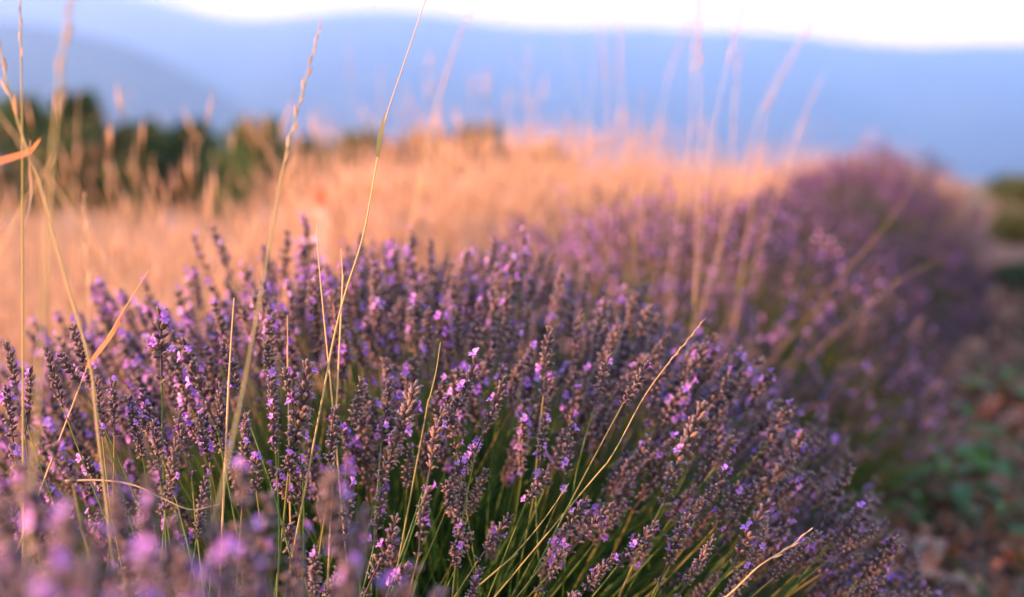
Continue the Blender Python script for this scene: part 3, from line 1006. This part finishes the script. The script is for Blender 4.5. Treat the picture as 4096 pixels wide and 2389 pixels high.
stalk('short upright grass stalk with a plump ear left of the lavender tops', [v(222, 1000, 1.45), v(218, 780, 1.45), v(216, 700, 1.45), v(212, 600, 1.45), v(206, 490, 1.45)], ear=2, rad=.0011, tone=(.8, .9), ear_size=.014, seed=4, earstep=.011)
stalk('tall leaning grass stalk with a long pale ear rising left of the middle', [v(560, 1140, .80), v(600, 950, .84), v(660, 620, .90), v(700, 400, .92), v(735, 265, .93), v(765, 150, .93), v(788, 66, .93)], ear=3, rad=.0009, tone=(.6, .35), ear_size=.0085, seed=5)
stalk('very fine sharp grass stalk crossing the hills with a green joint', [v(782, 1040, 1.06), v(820, 840, 1.06), v(850, 720, 1.06), v(895, 575, 1.06), v(930, 385, 1.06), v(950, 290, 1.06), v(1000, 140, 1.06), v(1054, -20, 1.06)], rad=.0010, tone=(.0, .9), seed=6,
      leaves=[dict(pts=[v(929, 385, 1.058), v(934, 345, 1.058), v(941, 310, 1.058), v(950, 270, 1.058)], w=.0035, mat='stalk')])
stalk('blurred grass ear leaning right against the pale hill near the top', [v(1040, 420, 1.9), v(1062, 310, 1.9), v(1090, 210, 1.9), v(1125, 100, 1.9), v(1166, 22, 1.9)], ear=2, rad=.0013, tone=(.7, .9), ear_size=.010, seed=7)
stalk('bare straw stem bending into the lavender below the fine stalk', [v(822, 1040, 1.07), v(812, 930, 1.07), v(798, 790, 1.07), v(786, 660, 1.07), v(779, 555, 1.07)], rad=.0009, tone=(.85, 1.), seed=8)
stalk('short bare straw stem beside the fine stalk in the lavender', [v(838, 800, 1.1), v(841, 740, 1.1), v(843, 680, 1.1), v(839, 612, 1.1)], rad=.0009, tone=(.9, .9), seed=9)
stalk('thin stalk with a folded orange blade above the left lavender spikes', [v(170, 1020, 1.08), v(214, 905, 1.08), v(260, 838, 1.08), v(300, 770, 1.08), v(366, 664, 1.08)], rad=.0007, tone=(.7, 1.), seed=10,
      leaves=[dict(pts=[v(212, 905, 1.078), v(245, 862, 1.078), v(280, 815, 1.078), v(304, 762, 1.078)], w=.0042, mat='rust_leaf')])
stalk('straight pale straw stem standing in the left part of the focused bush', [v(558, 1050, 1.05), v(562, 960, 1.05), v(568, 850, 1.05), v(576, 733, 1.05)], rad=.0010, tone=(.9, 1.), seed=11)
stalk('slanting stalk with a slim ear rising right of the middle from the bush', [v(1400, 1250, 1.08), v(1500, 1130, 1.08), v(1580, 985, 1.08), v(1640, 900, 1.08), v(1690, 840, 1.08), v(1731, 788, 1.08)], ear=3, rad=.0007, tone=(.0, .75), ear_size=.0045, seed=12)
stalk('slanting pale ear low at the right over dark lavender spikes', [v(1700, 1540, 1.03), v(1800, 1458, 1.03), v(1860, 1400, 1.03), v(1900, 1372, 1.03), v(1945, 1345, 1.03), v(1988, 1308, 1.03)], ear=3, rad=.0009, tone=(.1, .9), ear_size=.0075, seed=13)
stalk('tiny upright straw tip above the left lavender heads', [v(709, 960, 1.12), v(708, 900, 1.12), v(708, 850, 1.12), v(707, 776, 1.12)], rad=.0007, tone=(.9, 1.), seed=14)
stalk('fine leaning stem between the spikes in the middle of the bush', [v(1035, 1090, 1.1), v(1050, 1010, 1.1), v(1072, 920, 1.1), v(1084, 842, 1.1)], rad=.0008, tone=(.2, .5), seed=15)
stalk('broken pale stem lying across the lower left lavender', [v(160, 1183, 1.0), v(250, 1182, 1.0), v(330, 1194, 1.0), v(400, 1226, 1.0), v(470, 1254, 1.0), v(540, 1240, 1.0)], rad=.0008, tone=(.8, 1.), seed=17, root_to=False)
stalk('bare green stem slanting low in the bush centre', [v(1180, 1440, 1.06), v(1250, 1380, 1.06), v(1330, 1290, 1.06), v(1400, 1190, 1.06)], rad=.0009, tone=(.1, .3), seed=18)
stalk('thick blurred stalk with a drooping ear left of the meadow centre', [v(860, 700, 2.4), v(790, 560, 2.4), v(735, 490, 2.4), v(690, 420, 2.4), v(650, 360, 2.4), v(618, 315, 2.4)], ear=2, rad=.0016, tone=(.7, .9), ear_size=.013, seed=19)
stalk('blurred stalk slanting down to the right across the left trees', [v(190, 540, 1.9), v(120, 440, 1.9), v(70, 380, 1.9), v(20, 310, 1.9), v(-20, 260, 1.9)], ear=2, rad=.0014, tone=(.7, .9), ear_size=.010, seed=20)
stalk('blurred bare stem crossing low behind the bent stalk at the left edge', [v(10, 600, 1.8), v(60, 500, 1.8), v(100, 440, 1.8), v(135, 380, 1.8)], rad=.0016, tone=(.9, 1.), seed=21)
TALL = [
    ('tall blurred stalk nearest the centre of the pale right sky', [(1495, 420), (1490, 200), (1484, 120), (1478, 20)], 1, 2.2),
    ('fat orange blurred ear standing above the meadow right of centre', [(1570, 560), (1572, 420), (1576, 320), (1581, 225)], 1, 2.4),
    ('tallest blurred stalk right of centre, faint against the sky', [(1660, 680), (1690, 420), (1705, 180), (1715, -20)], 2, 2.0),
    ('leaning blurred stalk crossing the hill line right of centre', [(1600, 420), (1645, 190), (1680, 90), (1700, 60)], 1, 2.3),
    ('blurred stalk beside the tallest one, ear at the hill line', [(1530, 430), (1520, 200), (1525, 80), (1530, -10)], 1, 2.5),
    ('single blurred ear above the middle of the meadow', [(1305, 480), (1308, 340), (1309, 290), (1310, 235)], 1, 2.6),
    ('small faint ear high over the middle of the meadow', [(1296, 340), (1298, 180), (1300, 140), (1301, 100)], 1, 3.0),
    ('slanting blurred stalk at the right over the blue hill', [(1860, 440), (1885, 270), (1930, 180), (1975, 95)], 1, 2.0),
    ('faint stalk rising to the top edge right of centre', [(1900, 520), (1960, 340), (1995, 250), (2020, 195)], 1, 2.2),
    ('faint slanting stalk reaching the sky at the right', [(1810, 480), (1880, 250), (1975, 90), (2050, -10)], 2, 1.9),
    ('pale leaning stem in front of the far dark purple dome', [(2090, 660), (2150, 590), (2200, 530), (2245, 455)], None, 1.9),
    ('pale stem arching right over the shaded side of the row', [(2130, 760), (2200, 700), (2280, 655), (2340, 625)], None, 2.0),
    ('blurred ear left of the orange meadow tuft', [(1080, 500), (1082, 280), (1078, 230), (1074, 185)], 1, 2.6),
    ('faint upright stalk above the left meadow', [(800, 470), (805, 330), (800, 290), (795, 255)], 1, 2.8),
    ('pair of faint stems high over the meadow, left one', [(870, 320), (862, 200), (858, 150), (855, 105)], 1, 3.1),
    ('pale round topped ear over the dark trees', [(325, 520), (328, 420), (332, 370), (338, 325)], 1, 2.4),
    ('small round topped ear right of the dark tree gap', [(360, 520), (372, 450), (375, 420), (377, 390)], 1, 2.4),
    ('square blurred ear in front of the tallest left tree', [(262, 520), (263, 420), (262, 370), (261, 320)], 1, 2.2),
    ('blurred ear over the second dark tree', [(470, 540), (478, 420), (480, 370), (482, 325)], 1, 2.3),
    ('reddish blurred stalk in front of the left trees', [(180, 600), (186, 420), (190, 330), (192, 235)], 1, 2.2),
    ('straight faint stalk beside the fine sharp stalk', [(935, 480), (938, 260), (936, 210), (934, 160)], 1, 3.0),
    ('blurred pinkish stalk in the right half of the meadow', [(1735, 560), (1740, 400), (1742, 340), (1745, 300)], 1, 2.4),
    ('faint blurred stalk close to the slanting ear of the right sky', [(1780, 560), (1800, 380), (1812, 200), (1822, 120)], 1, 2.1),
    ('very faint tall stem over the sky, first right of the slanting ear', [(1440, 520), (1452, 300), (1462, 120), (1470, -40)], None, 1.9),
    ('very faint tall stem leaning left across the pale hills', [(1400, 520), (1330, 300), (1250, 120), (1190, 30)], None, 2.2),
    ('very faint tall stem leaning left close to the hill line middle', [(1480, 600), (1440, 300), (1400, 150), (1362, 40)], None, 2.1),
    ('tall faint straight stem two stalks left of the tallest one', [(1560, 600), (1540, 300), (1532, 120), (1528, -60)], None, 1.7),
    ('tall faint straight stem just right of the tallest one', [(1712, 640), (1722, 380), (1722, 160), (1720, -60)], 2, 1.7),
    ('tall faint stem bending right beyond the tallest one', [(1720, 640), (1745, 380), (1790, 160), (1850, -60)], 2, 1.8),
    ('faint reddish stem rising out of the near lavender tops', [(1640, 700), (1660, 560), (1680, 420), (1700, 300)], None, 1.6),
    ('faint pair of crossing stems left of centre, right leaning one', [(700, 520), (740, 440), (770, 380), (795, 330)], 1, 2.4),
    ('blurred ear just above the olive tree', [(1150, 500), (1155, 380), (1158, 320), (1160, 268)], 1, 2.5),
    ('blurred stalk above the right half of the meadow, ear short and pink', [(1405, 520), (1410, 420), (1412, 360), (1413, 312)], 1, 2.3),
]
for i, (lab, pts, ear, d) in enumerate(TALL):
    stalk(lab, [(x / 2.461, y / 2.461, d) for x, y in pts], ear=ear, rad=.0006 if ear else .00035, tone=(.7, 1.), ear_size=.0105 if ear else .01, seed=40 + i)


# ------------------------------------------------------------------ marker stake in the meadow
def marker():
    p = at(322, 255, 3.2)
    root = empty('marker_stake', (p[0], p[1], float(ground_z(p[0], p[1]))))
    tag(root, 'pale wooden marker stake with a red painted top in the golden grass', 'marker stake')
    O = np.array(root.location)
    top = at(319, 188, 3.2) - O; mid = at(321, 208, 3.2) - O
    def plank(a, b, w, t):
        V = []
        for q, k in ((a, 1.0), (b * .97 + a * .03, 1.0), (b, .85)):
            V += [(q[0] - w * k, q[1] - t, q[2]), (q[0] + w * k, q[1] - t, q[2]), (q[0] + w * k, q[1] + t, q[2]), (q[0] - w * k, q[1] + t, q[2])]
        F = []
        for i in (0, 4):
            for k in range(4):
                F += [(i + k, i + (k + 1) % 4, i + 4 + (k + 1) % 4), (i + k, i + 4 + (k + 1) % 4, i + 4 + k)]
        F += [(8, 9, 10), (8, 10, 11), (0, 2, 1), (0, 3, 2)]
        return np.array(V), np.array(F)
    mb = MB(); Vv, Ff = plank(np.array([.005, 0, -.02]), mid, .011, .008); mb.add(Vv, Ff, np.tile([.5, 0, 0], (len(Vv), 1)))
    mb.build('post', [M['pale_wood']], root, smooth=False)
    mb = MB(); Vv, Ff = plank(mid, top, .016, .010); mb.add(Vv, Ff, np.tile([.5, 0, 0], (len(Vv), 1)))
    mb.build('painted_top', [M['red_paint']], root, smooth=False)


marker()


# ------------------------------------------------------------------ trees beyond the field
def tree(label, px, top_py, wpx, d, seed, lift=0.0):
    r = np.random.default_rng(seed)
    b = at(px, HORIZON, d)
    gz = float(ground_z(b[0], b[1]))
    root = empty('evergreen_tree', (b[0], b[1], gz))
    tag(root, label, 'tree', 'trees along the field edge')
    H = at(px, top_py, d)[2] - gz
    W = wpx * 1.55 / FPX * d
    mb = MB()
    V, F = tube([(0, 0, -.1), (.03, .02, H * .3), (-.02, .03, H * .6), (.0, 0, H * .93)], [W * .05, W * .04, W * .028, W * .006], 7)
    mb.add(V, F, np.tile([.5, 0, 0], (len(V), 1)))
    blobs = []
    nb = 30
    for i in range(nb):
        t = (i + .5) / nb
        hz = H * (.14 + .80 * t)
        rad = W * .5 * math.sqrt(max(0.12, 1 - ((t - .36) / .70) ** 2)) * r.uniform(.55, 1.15) * .72
        a = i * 2.4 + r.normal(0, .3)
        off = W * .5 * math.sqrt(max(0.02, 1 - ((t - .36) / .68) ** 2)) * r.uniform(.25, .85)
        c = np.array([math.cos(a) * off, math.sin(a) * off, hz])
        blobs.append((c, max(rad * .55, W * .09)))
        V, F = tube([(0, 0, hz * .82), c * [.5, .5, 1] - [0, 0, .05 * H], c], [W * .014, W * .01, W * .004], 4)
        mb.add(V, F, np.tile([.4, 0, 0], (len(V), 1)))
    mb.build('trunk', [M['bark']], root)
    cr = MB()
    for c, rr in blobs:
        m = 240
        q = r.normal(0, 1, (m, 3)); q /= np.linalg.norm(q, axis=1)[:, None]
        q = c + q * rr * (r.random(m) ** .4)[:, None] * [1, 1, .85]
        dd = q - c + r.normal(0, rr * .5, (m, 3)) + [0, 0, rr * .25]
        dd /= np.linalg.norm(dd, axis=1)[:, None]
        ribbons(cr, q, q + dd * r.uniform(.07, .15, m)[:, None] * (H / 2.6), r.uniform(.05, .10, m) * (H / 2.6), r, np.clip(r.normal(.45, .25) + r.normal(0, .12, m), 0, 1), segs=2)
    cr.build('crown', [M['tree_leaf']], root)


for i, (lab, px, py, w, d) in enumerate([
        ('broad dark evergreen at the left edge behind the bent grass stalk', 22, 96, 84, 16.2),
        ('tallest dark evergreen near the left edge, right half of the left pair', 76, 89, 62, 15.6),
        ('small dark evergreen standing at the right foot of the tallest one', 108, 128, 48, 17.4),
        ('rounded dark tree between the tallest one and the gap', 142, 118, 56, 15.6),
        ('dark pointed tree just left of the blue gap', 190, 119, 56, 16.2),
        ('low dark bushy tree filling the gap in the tree line', 224, 152, 60, 18.0),
        ('dark tree right of the gap, left of the leaning stalk', 255, 116, 62, 15.0),
        ('dim low tree behind the first golden grass', 300, 137, 66, 16.8),
        ('low tree half hidden behind the fine grass stalk', 356, 130, 70, 18.0),
        ('low olive tree behind the orange grass left of the middle', 415, 130, 60, 18.6),
        ('olive green tree showing above the middle of the meadow', 472, 124, 78, 18.0),
        ('small olive tree right of the one above the meadow middle', 540, 142, 60, 19.2),
        ]):
    tree(lab, px, py, w, d, 200 + i)


# a dark hedge-like shrub beyond the end of the row, at the right edge
def shrub(label, px, top_py, wpx, d, seed):
    r = np.random.default_rng(seed)
    b = at(px, HORIZON, d); gz = float(ground_z(b[0], b[1]))
    root = empty('green_shrub', (b[0], b[1], gz)); tag(root, label, 'shrub', 'green shrubs at the right edge')
    H = at(px, top_py, d)[2] - gz; W = wpx / FPX * d
    st = MB()
    fo = MB()
    for k in range(9):
        a = k * .7 + r.normal(0, .2)
        e_ = np.array([math.cos(a) * W * .33, math.sin(a) * W * .33, H * r.uniform(.5, .8)])
        V, F = tube([(0, 0, -.03), e_ * [.4, .4, .5], e_], [W * .03, W * .018, W * .006], 5)
        st.add(V, F, np.tile([.4, 0, 0], (len(V), 1)))
        m = 420
        q = r.normal(0, 1, (m, 3)); q /= np.linalg.norm(q, axis=1)[:, None]
        q = e_ * [.9, .9, .75] + q * [W * .26, W * .26, H * .34] * (r.random(m) ** .4)[:, None]
        q[:, 2] = np.maximum(q[:, 2], .02)
        dd = r.normal(0, 1, (m, 3)); dd /= np.linalg.norm(dd, axis=1)[:, None]
        ribbons(fo, q, q + dd * r.uniform(.03, .07, m)[:, None], r.uniform(.02, .035, m), r, np.clip(r.normal(.5, .25, m), 0, 1), segs=2)
    st.build('stem', [M['bark']], root); fo.build('foliage', [M['verge']], root)


shrub('dark green shrub at the right edge beyond the far end of the lavender row', 1035, 168, 90, 15, 301)
shrub('lower green shrub at the right edge beside the far lavender dome', 1040, 205, 86, 9.5, 302)
shrub('small shadowed shrub at the right edge in front of the two green ones', 1050, 262, 90, 6.3, 303)


# ------------------------------------------------------------------ path: dry leaves, weeds, verge
def dry_leaf(r):
    L_ = 1.0; n = 5
    P = np.linspace(0, 1, n)
    w = np.array([.06, .36, .46, .30, .03]) * r.uniform(.8, 1.2)
    curl = r.uniform(.15, .5); roll = r.uniform(.2, .6)
    V = []
    for i in range(n):
        zc = curl * (P[i] - .5) ** 2 * 2
        V += [(P[i] - .5, -w[i], zc + roll * w[i] * .8), (P[i] - .5, 0, zc), (P[i] - .5, w[i], zc + roll * w[i] * .9 + r.normal(0, .05))]
    F = []
    for i in range(n - 1):
        for q in (0, 1):
            a = i * 3 + q
            F += [(a, a + 3, a + 4), (a, a + 4, a + 1)]
    V = np.array(V); T = np.zeros((len(V), 3)); T[:, 0] = .5 + .1 * np.sin(V[:, 0] * 9)
    return V, np.array(F), T


def path_cover():
    r = np.random.default_rng(41)
    G = [dry_leaf(r) for _ in range(8)]
    ME = []
    for g in G:
        mb = MB(); mb.add(*g); ME.append(mb.mesh('dry_leaf', [M['litter']]))
    k = 0
    mass = MB(); nm = 0
    while k < 280 or nm < 5200:
        y = r.uniform(1.5, 7.5) if k >= 280 else r.uniform(1.7, 3.8)
        u = r.uniform(0.02, .95)
        x = row_x(y) + u
        z = float(ground_z(x, y)) + r.uniform(.004, .02)
        s = r.uniform(.025, .06)
        up = norm(np.array([r.normal(0, .45), r.normal(0, .45), 1]))
        fr = frame(up, r.uniform(0, 6.28))
        vis, px, py, zc = in_view(np.array([x, y, z]), 5)
        if k < 280:
            if not vis or u < .2: continue
            o = bpy.data.objects.new('dry_leaf', ME[k % 8]); COL.objects.link(o); o.parent = ground
            o.matrix_local = mat4(fr, (x, y, z + .006), s); k += 1
        else:
            V, F, T = G[int(r.integers(8))]; T = T.copy(); T[:, 0] = np.clip(r.normal(.5, .27), 0, 1)
            if r.random() < .6: s *= .45
            mass.add((V * s) @ fr.T + np.array([x, y, z]), F, T); nm += 1
    o = mass.build('leaf_litter', [M['litter']]); tag(o, 'brown dry leaf litter on the path beside the row', kind='stuff')
    # green ground cover toward the right edge and further up the path
    vg = MB(); m = 26000
    y = 1.7 + r.random(m) ** 1.4 * 15; u = r.uniform(.45, 1.9, m); x = row_x(y) + u
    nz = np.sin(x * 5 + 2 * np.sin(y * 3)) * np.sin(y * 4.2 + x)
    near = np.clip((y - 2.2) / 2.5, 0, 1)
    ok = r.random(m) < np.clip((u - .62 + .14 * near) * 4, 0, 1) * (0.35 + .65 * near) + (nz > .62) * .25
    x, y = x[ok], y[ok]; m = len(x)
    base = np.stack([x, y, ground_z(x, y)], 1); h = r.uniform(.03, .15, m)
    tip = base + np.stack([r.normal(0, .6, m) * h, r.normal(0, .6, m) * h, h], 1)
    ribbons(vg, base, tip, r.uniform(.004, .010, m), r, np.clip(r.normal(.45, .25, m), 0, 1), segs=2)
    o = vg.build('verge_grass', [M['verge']]); tag(o, 'low green grass growing along the right side of the path', kind='stuff')


path_cover()


def weed(label, px, py, d, size, nleaf, seed):
    r = np.random.default_rng(seed)
    p = at(px, py, d); gz = float(ground_z(p[0], p[1]))
    root = empty('leafy_weed', (p[0], p[1], gz)); tag(root, label, 'weed', 'green weeds beside the row')
    st = MB()
    for k in range(nleaf):
        a = k * 2.4 + r.normal(0, .3); t = k / nleaf
        hb = size * (.15 + .75 * t)
        d0 = np.array([math.cos(a), math.sin(a), 0])
        P0 = np.array([0, 0, hb]); P1 = d0 * size * .28 + [0, 0, hb + size * .12]
        V, F = tube([(0, 0, hb * .0 if k == 0 else hb * .8), P0 + d0 * .004, P1], [size * .014, size * .012, size * .008], 5)
        st.add(V, F, np.tile([.4, 0, 0], (len(V), 1)))
        ln = size * r.uniform(.45, .7) * (1.1 - .4 * t); w = ln * .24
        n = 7; Vv = []
        for i in range(n):
            s = i / (n - 1); ww = w * math.sin(math.pi * (s * .92 + .06)) ** .8
            c = P1 + d0 * ln * s + np.array([0, 0, ln * (.25 * s - .5 * s * s)])
            side = np.array([-d0[1], d0[0], 0])
            Vv += [c - side * ww + [0, 0, ww * .35], c, c + side * ww + [0, 0, ww * .35]]
        F = []
        for i in range(n - 1):
            for q in (0, 1):
                b = i * 3 + q; F += [(b, b + 3, b + 4), (b, b + 4, b + 1)]
        Vv = np.array(Vv); lf = MB(); T = np.zeros((len(Vv), 3)); T[:, 0] = np.clip(r.normal(.6, .15), 0, 1)
        lf.add(Vv, F, T); lf.build('leaf', [M['weed']], root)
    st.build('stem', [M['weed']], root)


weed('broad leaved bright green weed on the path, upper one beside the bush', 935, 470, 2.75, .17, 12, 401)
weed('broad leaved green weed on the path, lower right of the upper one', 948, 515, 2.45, .13, 11, 402)
weed('small green weed close against the side of the bush', 893, 505, 2.6, .14, 9, 403)
weed('small bright weed on the path just below the broad leaved ones', 915, 545, 2.35, .08, 8, 405)
weed('lone green weed farther up the path near the right edge', 1000, 420, 3.3, .12, 9, 406)
weed('little yellow green weed between the two broad leaved weeds and the frame edge', 985, 478, 2.7, .10, 9, 407)
weed('dark green weed low on the leaf litter near the right edge', 1000, 540, 2.25, .08, 8, 404)
